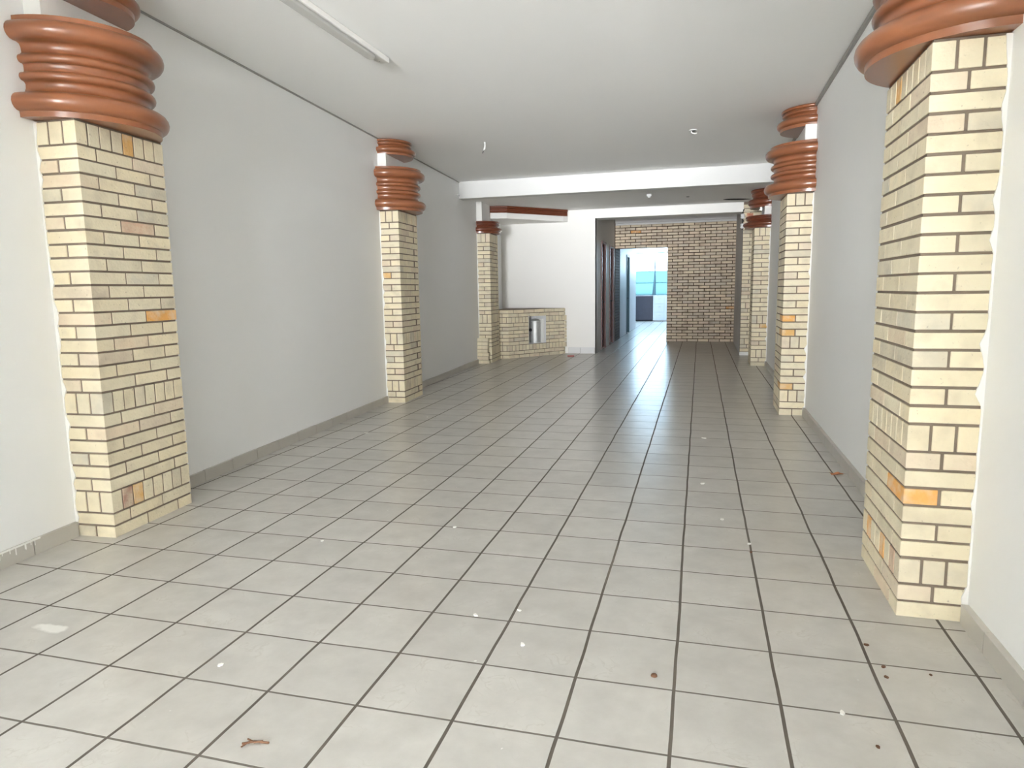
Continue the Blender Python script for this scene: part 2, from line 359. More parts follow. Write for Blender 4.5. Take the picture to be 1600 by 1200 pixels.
# ------------------------------------------------------------------ brickwork
def brick_tint(p_orange=.0, p_pink=.12, p_grey=.10):
    r = rng.random(); k = rng.uniform(.90, 1.06)
    if r < p_orange: c = (.70, .36, .12)
    elif r < p_orange+p_pink: c = (.71, .60, .455)
    elif r < p_orange+p_pink+p_grey: c = (.66, .60, .47)
    else: c = (.78, .695, .51)
    w_ = rng.uniform(-.02, .02); return (c[0]*k*(1+w_), c[1]*k, c[2]*k*(1-1.5*w_))
J = .034
def courses_for(H, bottom):
    # list of (kind, z0, z1): two rows, soldier, six rows, soldier, eighteen rows, soldier
    row = .2173; sol = (H-26*row)/3
    if sol < .28: row = H/(26+4.8); sol = 1.6*row
    out = []; z = 0; k = bottom
    def rows(n):
        nonlocal z, k
        for _ in range(n):
            out.append((k, z, z+row-J)); z += row; k = 'F' if k == 'H' else 'H'
    def soldier():
        nonlocal z
        out.append(('S', z, z+sol-J)); z += sol
    rows(2); soldier()
    if bottom == 'H': k = 'H'
    else: k = 'F'
    rows(6); soldier(); rows(18); soldier()
    return out
def pillar_shaft(parent, P, L, H, bottom, oranges=(), mat='brick', mirror=False):
    """local: x 0..P out of the wall, y -L/2..L/2 along it"""
    mb = MB(); cs = courses_for(H, bottom); h = (P-J)/2; D = .1
    y0, y1 = -L/2, L/2
    jit = lambda: rng.uniform(-.005, .005)
    for ci, (k, z0, z1) in enumerate(cs):
        z0 += jit()*.6; z1 += jit()*.6
        top = z1
        def T(face, i):
            for (c, f, ii, col) in oranges:
                if c == ci and f == face and ii == i: return col
            return brick_tint()
        if k == 'S':
            w = (P-2*J)/3; n = 8; wl = (L-(n-1)*J)/n
            for i in range(3):   # near and far faces
                a = i*(w+J)
                mb.box(a, a+w+(0 if i < 2 else 0), y0, y0+wl, z0, top, T('n', i))
                mb.box(a, a+w, y1-wl, y1, z0, top, T('f', i))
            for i in range(1, n-1):
                a = y0+i*(wl+J)+jit(); mb.box(P-D, P, a, a+wl, z0, top, T('s', i))
        else:
            F = P
            if k == 'F':
                mb.box(0, P, y0, y0+h, z0, top, T('n', 0))
                a = y0+h+J
                mb.box(P-h, P, a, a+F+jit(), z0, top, T('s', 1)); a += F+J
                mb.box(P-h, P, a, y1, z0, top, T('s', 2)); mb.box(0, P-h-J, y1-h, y1, z0, top, T('f', 0))
            else:
                mb.box(0, P-h-J+jit(), y0, y0+h, z0, top, T('n', 0))
                mb.box(P-h, P, y0, y0+F, z0, top, T('n', 1))
                a = y0+F+J
                mb.box(P-h, P, a, a+F+jit(), z0, top, T('s', 1))
                mb.box(0, P, y1-h, y1, z0, top, T('f', 0))
    if mirror:
        mb.v = [(x, -y, z) for x, y, z in mb.v]; mb.f = [f[::-1] for f in mb.f]
    o = mb.build('brick_shaft', M[mat], parent, bevel=.006)
    core = MB(); core.box(0, P-.016, y0+.016, y1-.016, 0, H-.005)
    core.build('mortar', M['mortar'], o)
    return o
def arc(cx, cz, r, a0=-85, a1=85, n=9):
    return [(cx+r*math.cos(math.radians(a0+(a1-a0)*i/(n-1))), cz+r*math.sin(math.radians(a0+(a1-a0)*i/(n-1)))) for i in range(n)]
LOWER = [(-.05, 0), (-.045, .09)]+arc(-.06, .225, .14)+[(-.13, .385), (-.175, .405), (-.20, .46), (-.205, .52), (-.19, .545), (-.17, .56)]+arc(-.165, .625, .065, -80, 80, 7) + \
        [(-.19, .70), (-.20, .715), (-.20, .80), (-.185, .82)]+arc(-.165, .885, .065, -80, 80, 7)+[(-.17, .965), (-.19, .985), (-.185, 1.05), (-.165, 1.10), (-.12, 1.12)] + \
        arc(-.07, 1.26, .14)+[(-.075, 1.41), (-.075, 1.48)]
UPPER = [(-.06, 0), (-.055, .10)]+arc(-.075, .22, .12)+[(-.15, .35), (-.18, .38), (-.19, .44), (-.165, .46)]+arc(-.155, .52, .05, -80, 80, 7)+[(-.17, .58), (-.165, .60)]+arc(-.13, .655, .055, -85, 85, 7)
def scaled(prof, h):
    m = prof[-1][1]; return [(o, z*h/m) for o, z in prof]
def capital(parent, name, prof, a, b, z, mat):
    mb = MB(); mb.sweep([(o, zz+z) for o, zz in prof], a, b); return mb.build(name, mat, parent)
def ragged_edge(parent, P0x, y, z0, z1, wmin=.02, wmax=.07, lo=0.0):
    """torn white plaster band on the near face next to the wall"""
    mb = MB(); n = 46; prev = None
    for i in range(n):
        za = z0+(z1-z0)*i/n; zb = z0+(z1-z0)*(i+1)/n
        w = wmin+(wmax-wmin)*rng.random()**3*(1+lo*(1-i/n)*.5); 
        if prev is None: prev = w
        mb.hexa([(0, y-.012, za), (prev, y-.012, za), (prev, y+.03, za), (0, y+.03, za), (0, y-.012, zb), (w, y-.012, zb), (w, y+.03, zb), (0, y+.03, zb)]); prev = w
    return mb.build('plaster_edge', M['white'], parent)
OR = (.78, .40, .12); OR2 = (.70, .42, .16); PINK = (.66, .46, .33); RED = (.42, .24, .18)
def pillar(side, yc, H, bottom, label, spec, P=.75, L=1.93, oranges=()):
    if side == 'L': o = empty('brick_pillar', WLX(yc), yc, 0, AL)
    else: o = empty('brick_pillar', WRX(yc), yc, 0, math.pi-AR)
    tag(o, label, 'pillar', 'brick pillars with brown moulded capitals')
    pillar_shaft(o, P, L, H, bottom, oranges, mirror=(side == 'R'))
    near = -1 if side == 'L' else 1
    ragged_edge(o, 0, near*(L/2), .03, H-.02, lo=1.0) if near < 0 else None
    if near > 0:
        mb = MB(); n = 46; prev = .03
        for i in range(n):
            za = .03+(H-.05)*i/n; zb = .03+(H-.05)*(i+1)/n; y = L/2
            w = .02+.05*rng.random()**3*(1+.8*(1-i/n))
            mb.hexa([(0, y-.03, za), (prev, y-.03, za), (prev, y+.012, za), (0, y+.012, za), (0, y-.03, zb), (w, y-.03, zb), (w, y+.012, zb), (0, y+.012, zb)]); prev = w
        mb.build('plaster_edge', M['white'], o)
    for s in spec:
        if s[0] == 'cap': capital(o, s[1], s[2], s[3], s[4], s[5], s[6])
        elif s[0] == 'neck':
            mb = MB(); mb.box(0, s[1], -s[2], s[2], s[3], s[4]); mb.build('neck', M['white'], o)
    return o
def full_spec(H, top=ZC-.012):
    return [('cap', 'lower_capital', LOWER, 1.24, 1.26, H, M['lac']), ('neck', .31, .93, H+1.47, H+1.95),
            ('cap', 'upper_capital', scaled(UPPER, top-H-1.92), .98, .98, H+1.92, M['lac'])]
pillar('L', 5.17, 6.755, 'H', 'nearest cream brick pillar on the left wall, with brown drum capital', full_spec(6.755),
       oranges=[(2, 's', 1, RED), (2, 's', 2, OR2), (0, 's', 2, PINK), (9, 's', 0, OR), (15, 's', 2, OR), (28, 's', 4, OR2), (15, 'n', 1, OR2), (22, 's', 1, PINK)])
pillar('L', 18.92, 6.86, 'F', 'second cream brick pillar on the left wall, midway down the hall', full_spec(6.86), P=.70,
       oranges=[(19, 'n', 0, OR2), (26, 'n', 1, PINK)])
pillar('L', 32.45, 7.10, 'H', 'far left cream brick pillar beside the brick fireplace, under a white post',
       [('cap', 'capital', scaled(UPPER, .66), 1.12, 1.12, 7.10, M['lac2']), ('neck', .30, .93, 7.75, zlow(31.4)+.03)], P=.72,
       oranges=[(27, 'n', 1, OR)])
pillar('R', 5.20, 6.64, 'F', 'nearest cream brick pillar on the right wall, with brown capital cut off at the frame top', full_spec(6.64),
       oranges=[(6, 'n', 1, OR), (28, 's', 5, OR2), (2, 's', 3, OR), (2, 's', 1, PINK), (2, 's', 6, OR), (8, 's', 2, OR2), (12, 'n', 1, (.72, .60, .40))])
pillar('R', 18.88, 6.76, 'H', 'second cream brick pillar on the right wall, midway down the hall', full_spec(6.76),
       oranges=[(3, 'n', 1, OR2), (10, 'n', 1, OR2), (12, 'n', 1, OR), (21, 'n', 1, PINK)])
pillar('R', 32.75, 6.88, 'F', 'third cream brick pillar on the right wall, with two small dark brown capitals',
       [('cap', 'lower_capital', scaled(UPPER, .60), 1.22, 1.22, 6.88, M['lac2']), ('neck', .31, .93, 7.46, 7.9),
        ('cap', 'upper_capital', scaled(UPPER, zlow(31.75)-.012-7.87), 1.0, 1.0, 7.87, M['lac2'])], oranges=[(8, 'n', 0, OR2)])

def facet(mb, P, Q, inward, z0, kinds, row=.2173, sol=.347, holes=(), tintf=brick_tint, full=.75, j=J, depth=.12, start=0.0, out=0.0, jz=.005):
    """brick courses on the vertical facet P->Q; kinds e.g. 'abSab' (a/b running bond, S soldiers); holes (s0,s1,z0,z1)"""
    L = math.hypot(Q[0]-P[0], Q[1]-P[1]); t = ((Q[0]-P[0])/L, (Q[1]-P[1])/L)
    n = inward; z = z0; half = (full-j)/2
    for k in kinds:
        h = sol if k == 'S' else row
        wid = (full-2*j)/3 if k == 'S' else full
        s = start if k != 'b' else start-(full+j)/2
        while s < L-.02:
            a, b = max(0, s), min(L, s+wid)
            if b-a > .04:
                parts = [(a, b)]
                for (h0, h1, hz0, hz1) in holes:
                    if z+h-j > hz0+.02 and z+.02 < hz1:
                        np_ = []
                        for (x, y) in parts:
                            if y <= h0 or x >= h1: np_.append((x, y)); continue
                            if x < h0-.03: np_.append((x, h0))
                            if y > h1+.03: np_.append((h1, y))
                        parts = np_
                for (x, y) in parts:
                    jj = lambda: rng.uniform(-jz, jz)
                    mb.seg_box(P, t, n, x+jj()*.5, y+jj()*.5, z+jj(), z+h-j+jj(), -out, depth, tintf())
            s += wid+j
        z += h
    return z

# brick-faced end of the passage's right wall
YP = 37.3
t = empty('brick_pier', 8.49, YP, 0); tag(t, 'brick-faced pier behind the third right pillar, worn white at its foot', 'pillar')
mb = MB(); H4 = zlow(YP)
facet(mb, (0, 0), (.98, 0), (0, 1), .22, 'abSababababSabababababababababab'.replace('S', 'S'), holes=(), start=0)
facet(mb, (0, 0), (.98, 0), (0, 1), .22+29*.2173+2*.347+.2, 'Sabab', holes=())
o = mb.build('brick_facing', M['brick'], t, bevel=.006)
mb = MB(); mb.box(.01, .98, .02, .5, 0, H4-.02); mb.build('mortar', M['mortar'], o)
mb = MB(); mb.lathe([(.0, .0), (.02, .0), (.02, .01)]); 
mb = MB(); mb.seg_box((0, 0), (1, 0), (0, 1), .16, .52, 7.72, 8.12, -.02, .06, (.55, .22, .14)); mb.build('patch', brick_mat('red_brick_patch'), t)
mb = MB(); mb.box(-.02, .75, -.05, .1, 0, .2); mb.build('plinth', M['white'], t, bevel=.02)

# right wall, ceiling and left wall of the passage, brick back wall
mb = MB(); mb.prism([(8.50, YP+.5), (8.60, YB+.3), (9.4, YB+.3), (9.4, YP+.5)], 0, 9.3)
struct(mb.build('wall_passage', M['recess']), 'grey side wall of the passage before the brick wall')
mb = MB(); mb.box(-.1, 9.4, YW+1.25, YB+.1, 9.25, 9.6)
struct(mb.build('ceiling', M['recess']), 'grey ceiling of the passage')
# corridor wall with two door openings (x = -.05), from the rear wall to the window room
def wall_with_doors(x, y0, y1, z1, doors, mat, label, name):
    mb = MB(); ys = y0
    for (a, b, h) in doors:
        mb.box(x-.5, x, ys, a, 0, z1); mb.box(x-.5, x, a, b, h, z1); ys = b
    mb.box(x-.5, x, ys, y1, 0, z1)
    return struct(mb.build(name, mat), label)
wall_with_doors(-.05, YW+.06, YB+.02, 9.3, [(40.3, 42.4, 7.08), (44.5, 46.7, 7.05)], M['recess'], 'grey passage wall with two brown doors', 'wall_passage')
wall_with_doors(-.05, YB+3.4, YC, 8.5, [(56.2, 58.6, 6.9)], M['corridor'], 'white wall of the bright corridor', 'wall_corridor')
def door(name, x, y0, y1, h, label, m):
    f = MB(); w = .16
    f.box(x-.3, x+.06, y0, y0+w, 0, h); f.box(x-.3, x+.06, y1-w, y1, 0, h); f.box(x-.3, x+.06, y0+w, y1-w, h-w, h)
    o = struct(f.build(name, m, bevel=.01), label)
    d = MB(); d.box(x-.28, x-.16, y0+w+.01, y1-w-.01, .02, h-w-.01)
    for zz in (.5, 3.8): d.box(x-.17, x-.13, y0+w+.3, y1-w-.3, zz, zz+2.6)
    d.build('door_leaf', m, o, bevel=.01)
    k = MB(); k.tube([(x-.16, y1-w-.18, 3.1), (x-.02, y1-w-.18, 3.1), (x-.02, y1-w-.5, 3.1)], .03); k.build('door_handle', M['black'], o)
    return o
door('door_1', -.05, 40.3, 42.4, 7.08, 'first dark red-brown door in the passage, nearer the fireplace wall', M['wood'])
door('door_2', -.05, 44.5, 46.7, 7.05, 'second dark red-brown door in the passage, nearer the brick wall', M['wood'])
door('door_3', -.05, 56.2, 58.6, 6.9, 'grey-blue door frame in the bright corridor wall', M['post'])
# brick back wall with opening x 0..3.82, z 0..6.93
mb = MB(); P0, P1 = (0.0, YB), (8.66, YB)
def old_tint():
    c = brick_tint(.006, .2, .25); k = rng.uniform(.86, 1.06); return tuple(x*k for x in c)
facet(mb, P0, P1, (0, 1), .02, 'ab'*20, row=.2166, holes=[(-.1, 3.82, -1, 6.93)], tintf=old_tint, full=.715, j=.05, depth=.1, jz=.009)
wb = struct(mb.build('wall_back', M['oldbrick'], bevel=.008), 'stained brick wall at the end of the hall with a doorway through it')
mb = MB(); mb.box(3.83, 8.66, YB+.02, YB+.6, 0, 9.3); mb.box(-.05, 3.83, YB+.02, YB+.6, 6.94, 9.3)
mb.build('mortar', M['dmortar'], wb)
# brick reveal left of the doorway, coloured far darker than the wall
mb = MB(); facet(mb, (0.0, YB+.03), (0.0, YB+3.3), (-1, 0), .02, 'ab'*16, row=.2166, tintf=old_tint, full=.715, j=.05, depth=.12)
rv = struct(mb.build('wall_reveal', M['darkbrick'], bevel=.008), 'dark brick reveal left of the doorway')
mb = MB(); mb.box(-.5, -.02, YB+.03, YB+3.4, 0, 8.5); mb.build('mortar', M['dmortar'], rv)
# plaster cornice above the brick wall
mb = MB(); prof = [(.0, 8.62), (-.10, 8.64), (-.12, 8.74), (-.22, 8.80), (-.24, 8.90), (-.40, 9.02), (-.44, 9.24), (.0, 9.24)]
b0 = len(mb.v)
for x in (.02, 8.60):
    mb.v += [(x, YB+o, z) for o, z in prof]
n = len(prof)
for i in range(n): j = (i+1) % n; mb.add([b0+i, b0+j, b0+n+j, b0+n+i])
mb.add([b0+i for i in range(n)]); mb.add([b0+n+i for i in range(n)][::-1])
struct(mb.build('trim_5', M['cornice']), 'pale grey plaster cornice above the brick back wall')

# corridor and window room beyond
mb = MB(); mb.box(-9, 10.6, YB+.6, YE+.6, 8.3, 8.7)
struct(mb.build('ceiling', M['corridor']), 'white ceiling of the corridor and window room')
mb = MB(); mb.box(4.6, 5.1, YB+.6, YC, 0, 8.4); struct(mb.build('wall_corridor', M['corridor']), 'right wall of the bright corridor')
mb = MB(); mb.box(-9.4, -9, YC-.5, YE+.6, 0, 8.4); mb.box(-9, -.55, YC-.5, YC, 0, 8.4)
struct(mb.build('wall_window_room_left', M['corridor']), 'left wall of the window room')
mb = MB(); mb.box(10.2, 10.6, YC-.5, YE+.6, 0, 8.4); mb.box(5.1, 10.2, YC-.5, YC, 0, 8.4)
struct(mb.build('wall_window_room_right', M['corridor']), 'right wall of the window room')
mb = MB(); mb.box(-9, 10.2, YE, YE+.4, 0, 3.1); mb.box(-9, 10.2, YE, YE+.4, 8.18, 8.4)
struct(mb.build('wall_window_room', M['corridor']), 'low wall under the big bright window')
# window: posts, transoms, panes
f = MB()
for x in (-9, -5.4, -1.5, 4.6, 8.4): f.box(x-.05, x+.05, YE+.1, YE+.3, 3.1, 8.2)
for z in (4.58, 5.97): f.box(-9, 10.2, YE+.12, YE+.28, z-.025, z+.025)
f.box(-9, 10.2, YE+.1, YE+.3, 3.1, 3.16); f.box(-9, 10.2, YE+.1, YE+.3, 8.1, 8.2)
win = struct(f.build('window_1', M['post']), 'tall bright window at the far end of the corridor')
g = MB(); g.box(-9, 10.2, YE+.19, YE+.21, 5.97, 8.15); g.build('pane', M['glass_top'], win)
g = MB(); g.box(-9, 10.2, YE+.19, YE+.21, 3.12, 5.97); g.build('pane', M['glass_low'], win)
# post, tapered, in front of the window
mb = MB(); mb.hexa([(.63, YE-.25, 3.12), (1.08, YE-.25, 3.12), (1.08, YE-.05, 3.12), (.63, YE-.05, 3.12), (.90, YE-.25, 6.2), (1.02, YE-.25, 6.2), (1.02, YE-.05, 6.2), (.90, YE-.05, 6.2)])
mb.hexa([(.86, YE-.25, 6.2), (1.02, YE-.25, 6.2), (1.02, YE-.05, 6.2), (.86, YE-.05, 6.2), (.90, YE-.25, 8.16), (.98, YE-.25, 8.16), (.98, YE-.05, 8.16), (.90, YE-.05, 8.16)])
tag(mb.build('post', M['post']), 'dark teal tapered post standing before the far bright window', 'post')
# cabinets below the window
t = empty('low_cabinet', -.28, YE-.55); tag(t, 'charcoal low cabinet under the far window', 'cabinet')
mb = MB(); mb.box(-1.02, 1.02, -.45, .54, .14, 3.02); mb.build('body', M['dcab'], t, bevel=.02)
mb = MB(); mb.box(-1.0, 1.0, -.50, -.44, .2, 2.95)
for z in (1.1, 2.1): mb.box(-1.0, -.75, -.52, -.49, z, z+.08)
mb.build('door', M['dcab'], t, bevel=.01)
mb = MB(); mb.box(-1.0, 1.0, -.35, .5, 0, .14); mb.build('plinth', M['black'], t)
t = empty('drawer_cabinet', 1.72, YE-.55); tag(t, 'white drawer cabinet under the far window, right of the charcoal one', 'cabinet')
mb = MB(); mb.box(-.93, .95, -.42, .54, .1, 3.08); mb.build('body', M['wcab'], t)
for i, (a, b) in enumerate(((.12, 1.08), (1.12, 2.08), (2.12, 3.06))):
    mb = MB(); mb.box(-.92, .4, -.48, -.42, a, b); d = mb.build('drawer', M['wcab'], t, bevel=.015)
    k = MB(); k.tube([(-.25, -.48, b-.35), (-.25, -.56, b-.35), (-.05, -.56, b-.35), (-.05, -.48, b-.35)], .025); k.build('handle', M['metal'], d)
mb = MB(); mb.box(.42, .95, -.48, -.42, .12, 3.06); mb.build('door', M['wcab'], t, bevel=.015)

# ------------------------------------------------------------------ corner fireplace
A, B, Cc = Vector((-5.72, 33.85)), Vector((-4.6, 33.9)), Vector((-1.98, 37.32))
tv = (Cc-B).normalized(); nv = Vector((-tv.y, tv.x))      # inward (towards the corner)
LBC = (Cc-B).length
t = empty('brick_fireplace', B.x, B.y); tag(t, 'low cream brick corner fireplace with a square niche', 'fireplace')
loc = lambda v: (v.x-B.x, v.y-B.y)
s0, s1, NZ0, NZ1, ND = 1.52, 2.87, .78, 2.56, 1.0
N0, N1 = B+tv*s0, B+tv*s1; N0b, N1b = N0+nv*ND, N1+nv*ND
Wc = Vector((-5.70, 37.5)); We = Vector((-1.98, 37.55)); A2 = Vector((-5.70, 33.95))
def fire_bricks(mb, z0, kinds, ext=0.0, holes=()):
    facet(mb, loc(A), loc(B+Vector((0, 0))), (0, 1), z0, kinds, holes=(), start=-.02, full=.54 if False else .75, depth=.1)
    e = B+tv*(LBC+ext)
    z = facet(mb, loc(B), loc(e), (nv.x, nv.y), z0, kinds, holes=holes, start=0.02, depth=.12)
    # short return to the wall
    e2 = Vector((e.x+.05, 37.56))
    d = (e2-e); 
    if d.length > .08: facet(mb, loc(e), loc(e2), (-1, 0), z0, kinds, start=0, depth=.1)
    return z
mb = MB(); z = fire_bricks(mb, 0, 'ab'); o = mb.build('hearth_base', M['brick'], t, bevel=.006)
hz = [(s0, s1, NZ0, NZ1)]
mb = MB(); z2 = fire_bricks(mb, z, 'SabababS', ext=.16, holes=hz); o2 = mb.build('surround', M['brick'], t, bevel=.006)
mb = MB(); z3 = fire_bricks(mb, z2, 'ab', ext=.02); o3 = mb.build('top_courses', M['brick'], t, bevel=.006)
e_ = .018
Ai, Bi, Ci = A+Vector((.0, e_)), B+Vector((0, 0))+nv*e_*.9+Vector((-.004, .008)), Cc+nv*e_
mort = MB()
pz = lambda poly, a, b: mort.prism([loc(q) for q in poly], a, b)
pz([Ai, Bi, Ci, We, Wc], 0, NZ0); pz([Ai, Bi, Ci, We, Wc], NZ1, z3-.02)
n0, n1 = N0+nv*e_, N1+nv*e_
pz([Ai, Bi, n0, N0b, Wc], NZ0, NZ1); pz([n1, Ci, We, N1b], NZ0, NZ1); pz([N0b, N1b, We, Wc], NZ0, NZ1)
mort.build('mortar', M['mortar'], t)
# plaster lining of the niche
mb = MB(); q = .02
mb.seg_box(loc(B), tv, nv, s0-.0, s0+q, NZ0, NZ1, .0, ND); mb.seg_box(loc(B), tv, nv, s1-q, s1, NZ0, NZ1, .0, ND)
mb.seg_box(loc(B), tv, nv, s0+q, s1-q, NZ0, NZ1, ND-q, ND); mb.seg_box(loc(B), tv, nv, s0+q, s1-q, NZ0, NZ0+q, .0, ND-q); mb.seg_box(loc(B), tv, nv, s0+q, s1-q, NZ1-q, NZ1, .0, ND-q)
mb.build('niche_lining', M['cornice'], t)
# steel cylinder inside the niche
pc = B+tv*2.36+nv*.42
t = empty('metal_cylinder', pc.x, pc.y, NZ0+q); tag(t, 'grey steel cylinder standing in the fireplace niche', 'cylinder')
mb = MB(); r = .33; mb.lathe([(r, 0), (r, .05), (r-.015, .06), (r-.015, .11), (r, .12), (r, 1.22), (r-.015, 1.23), (r-.015, 1.27), (r, 1.28), (r, 1.33), (r*.6, 1.42), (r*.3, 1.44)], n=32); mb.build('body', M['metal'], t)
mb = MB(); kx = -tv*(r+.0); mb.tube([(kx.x*.9, kx.y*.9, .78), (kx.x*1.25, kx.y*1.25, .78)], .09, 12); mb.build('knob', M['black'], t)
# white upright panel leaning at the right of the cylinder
mb = MB(); mb.seg_box((0, 0), tv, nv, -.04, .04, 0, 1.42, 0, .6)
pp = B+tv*2.76+nv*.08
o = mb.build('upright_panel', M['white'], loc=(pp.x, pp.y, NZ0+q)); tag(o, 'narrow white upright panel right of the steel cylinder in the niche', 'panel')

# hood over the fireplace: white slab with a brown moulded band
A3, B3, C3 = Vector((-5.74, 33.55)), Vector((-4.62, 33.98)), Vector((-1.93, 37.12))
t = empty('chimney_hood', B3.x, B3.y, 0); tag(t, 'hood with brown moulded band and white underside above the fireplace', 'hood')
l3 = lambda v: (v.x-B3.x, v.y-B3.y)
Wc3, We3 = Vector((-5.95, 37.58)), Vector((-1.75, 37.58))
mb = MB(); mb.prism([l3(A3), l3(B3), l3(C3), l3(We3), l3(Wc3)], 8.08, 8.40); mb.build('slab', M['white'], t, bevel=.015)
t3 = (C3-B3).normalized(); n3 = Vector((t3.y, -t3.x))
prof = [(.0, 8.40), (.09, 8.40), (.10, 8.43), (.05, 8.46), (.08, 8.49), (.08, 8.53), (.04, 8.55), (.07, 8.59), (.07, 8.63), (.04, 8.65), (.10, 8.68), (.12, 8.775), (0, 8.775)]
mb = MB(); b0 = len(mb.v); n = len(prof)
ta = (B3-A3).normalized(); na = Vector((ta.y, -ta.x)); nb = (na+n3).normalized()
E3 = C3+t3*.28
for Pq, nn in ((A3, na), (B3, nb), (E3, n3)):
    for o_, z in prof: mb.v.append((*l3(Pq+nn*(o_-.02)), z))
for s_ in range(2):
    for i in range(n):
        j = (i+1) % n; k = b0+s_*n; mb.add([k+i, k+n+i, k+n+j, k+j])
mb.add([b0+i for i in range(n)]); mb.add([b0+2*n+i for i in range(n)][::-1])
mb.build('moulding', M['lac2'], t)
mb = MB(); mb.prism([l3(A3), l3(B3), l3(C3), l3(We3), l3(Wc3)], 8.40, 8.77); mb.build('core', M['white'], t)

# loose facing bricks stacked at the foot of the far left pillar
px, py = -5.55, 31.27
names = ['bottom brick of the stack at the foot of the far left pillar', 'second brick from the bottom of the stack by the far left pillar', 'third brick from the bottom of the stack by the far left pillar',
         'chipped middle brick of the stack by the far left pillar', 'third brick from the top of the stack by the far left pillar', 'second brick from the top of the stack by the far left pillar', 'topmost brick of the stack by the far left pillar']
zz = 0
for i in range(7):
    mb = MB(); h = .182; off = [.05, -.01, .02, -.04, -.03, -.02, -.01][i]
    mb.box(-.38, .38, -.17, .17, 0, h, brick_tint(0, .3, 0))
    if i == 3:
        mb.v = [(x, y, z-(.0 if z > .1 or x > 0 else 0)) for x, y, z in mb.v]
    o = mb.build('brick', M['brick'], bevel=.008, loc=(px+.17+off, py-.02*(i%2), zz)); zz += h+.02
    o.rotation_euler.z = AL+rng.uniform(-.03, .03)
    tag(o, names[i], 'brick', 'bricks stacked against the far left pillar')
    if i < 6: mb = MB(); mb.box(-.355, .355, -.145, .15, h-.004, h+.024); mb.build('mortar_bed', M['dmortar'], o)

# ------------------------------------------------------------------ ceiling and wall fittings
t = empty('fluorescent_light', -.95, 9.0, ZC, math.radians(-.6)); tag(t, 'unlit fluorescent batten light on the front ceiling', 'ceiling light')
L0, L1 = -3.4, 1.62
mb = MB(); mb.prism([(-.13, L0), (.12, L0), (.12, L1-.03), (.09, L1), (-.08, L1-.02), (-.13, L1-.22)], -.12, 0)
mb.build('housing', M['batten'], t, bevel=.008)
mb = MB(); mb.box(.115, .15, L0, L1-.06, -.135, -.03); mb.build('side_flange', M['white'], t, bevel=.005)  # whiter than the housing, so its lit edge is in the colour
mb = MB(); e = L1-.56
mb.prism([(-.135, L0+.1), (.085, L0+.1), (.085, e-.06), (.06, e), (.0, e+.06), (-.07, e+.06), (-.115, e+.02), (-.135, e-.06)], -.185, -.12)
mb.build('tube_cover', M['tube'], t, bevel=.02)
mb = MB(); mb.tube([(-.03, L1-.2, -.122), (-.03, L1-.2, -.135)], .018, 8); mb.build('screw', M['metal2'], t)

mb = MB(); mb.tube([(0, 0, 0), (.01, .01, -.12), (-.01, 0, -.22), (-.03, -.02, -.31)], .012, 6); mb.tube([(.03, 0, 0), (.035, 0, -.15), (.02, -.02, -.27)], .010, 6)
o = mb.build('hanging_wire', M['wire'], loc=(-1.47, 19.9, ZC)); tag(o, 'thin white wire hanging from the front ceiling, left of centre', 'wire')
mb = MB(); mb.tube([(-.03, -.02, -.31), (-.06, -.05, -.40)], .014, 6); mb.build('wire_tip', M['black'], o)
t = empty('ceiling_socket', 5.83, 20.5, ZC); tag(t, 'small open ceiling outlet with white wire ends, right of centre', 'outlet')
mb = MB(); mb.lathe([(.10, -.03), (.13, -.03), (.13, 0), (.10, 0)], n=20); mb.build('rim', M['batten'], t)
mb = MB(); mb.lathe([(.02, -.032), (.098, -.032), (.098, -.02), (.02, -.02)], n=20); mb.build('hole', M['black'], t)
mb = MB(); mb.tube([(-.06, .0, -.02), (-.04, -.04, -.10), (.06, -.02, -.13), (.12, .03, -.10)], .018, 6); mb.build('wire_end', M['wire'], t)
yw = 27.6
t = empty('wall_wire', WLX(yw), yw, 8.62); tag(t, 'short white wire stub sticking out of the left wall by the beam', 'wire')
mb = MB(); mb.tube([(-.02, 0, 0), (.10, -.04, .03), (.2, -.12, .0)], .02, 6); mb.build('cable', M['wire'], t)
mb = MB(); mb.lathe([(.05, -.03), (.06, 0), (.05, .03)], cx=.22, cy=-.13, n=10); mb.build('connector', M['ceramic'], t)
zz = zlow(31.2)
t = empty('lamp_socket', 3.55, 32.1, zz); tag(t, 'small white lamp socket on the lower ceiling', 'lamp socket')
mb = MB(); mb.box(-.12, .12, -.12, .12, -.12, 0.0); mb.build('base', M['ceramic'], t, bevel=.03)
mb = MB(); mb.lathe([(.06, -.17), (.07, -.16), (.07, -.11), (.05, -.11)], n=16); mb.build('socket_ring', M['ceramic'], t)
mb = MB(); mb.lathe([(.07, -.02), (.09, -.012), (.09, .1)], n=12); o = mb.build('cable_hole', M['black'], loc=(5.45, 33.9, zlow(33.6))); tag(o, 'small dark cable hole in the lower ceiling', 'hole')
mb = MB(); pts = []
for i in range(17):
    a = i/16; pts.append((-.75+1.5*a, .32*(a-.4)-.05*math.sin(a*5), .0))
mb.tube(pts, [.02+.13*math.sin(math.pi*(i/16)**.8) for i in range(17)], 8)
mb.v = [(x, y, z*.3) for x, y, z in mb.v]
o = mb.build('ceiling_crack', M['black'], loc=(8.05, 35.9, zlow(34.9)-.02)); tag(o, 'long black slot torn in the lower ceiling beside the third right pillar', 'hole')
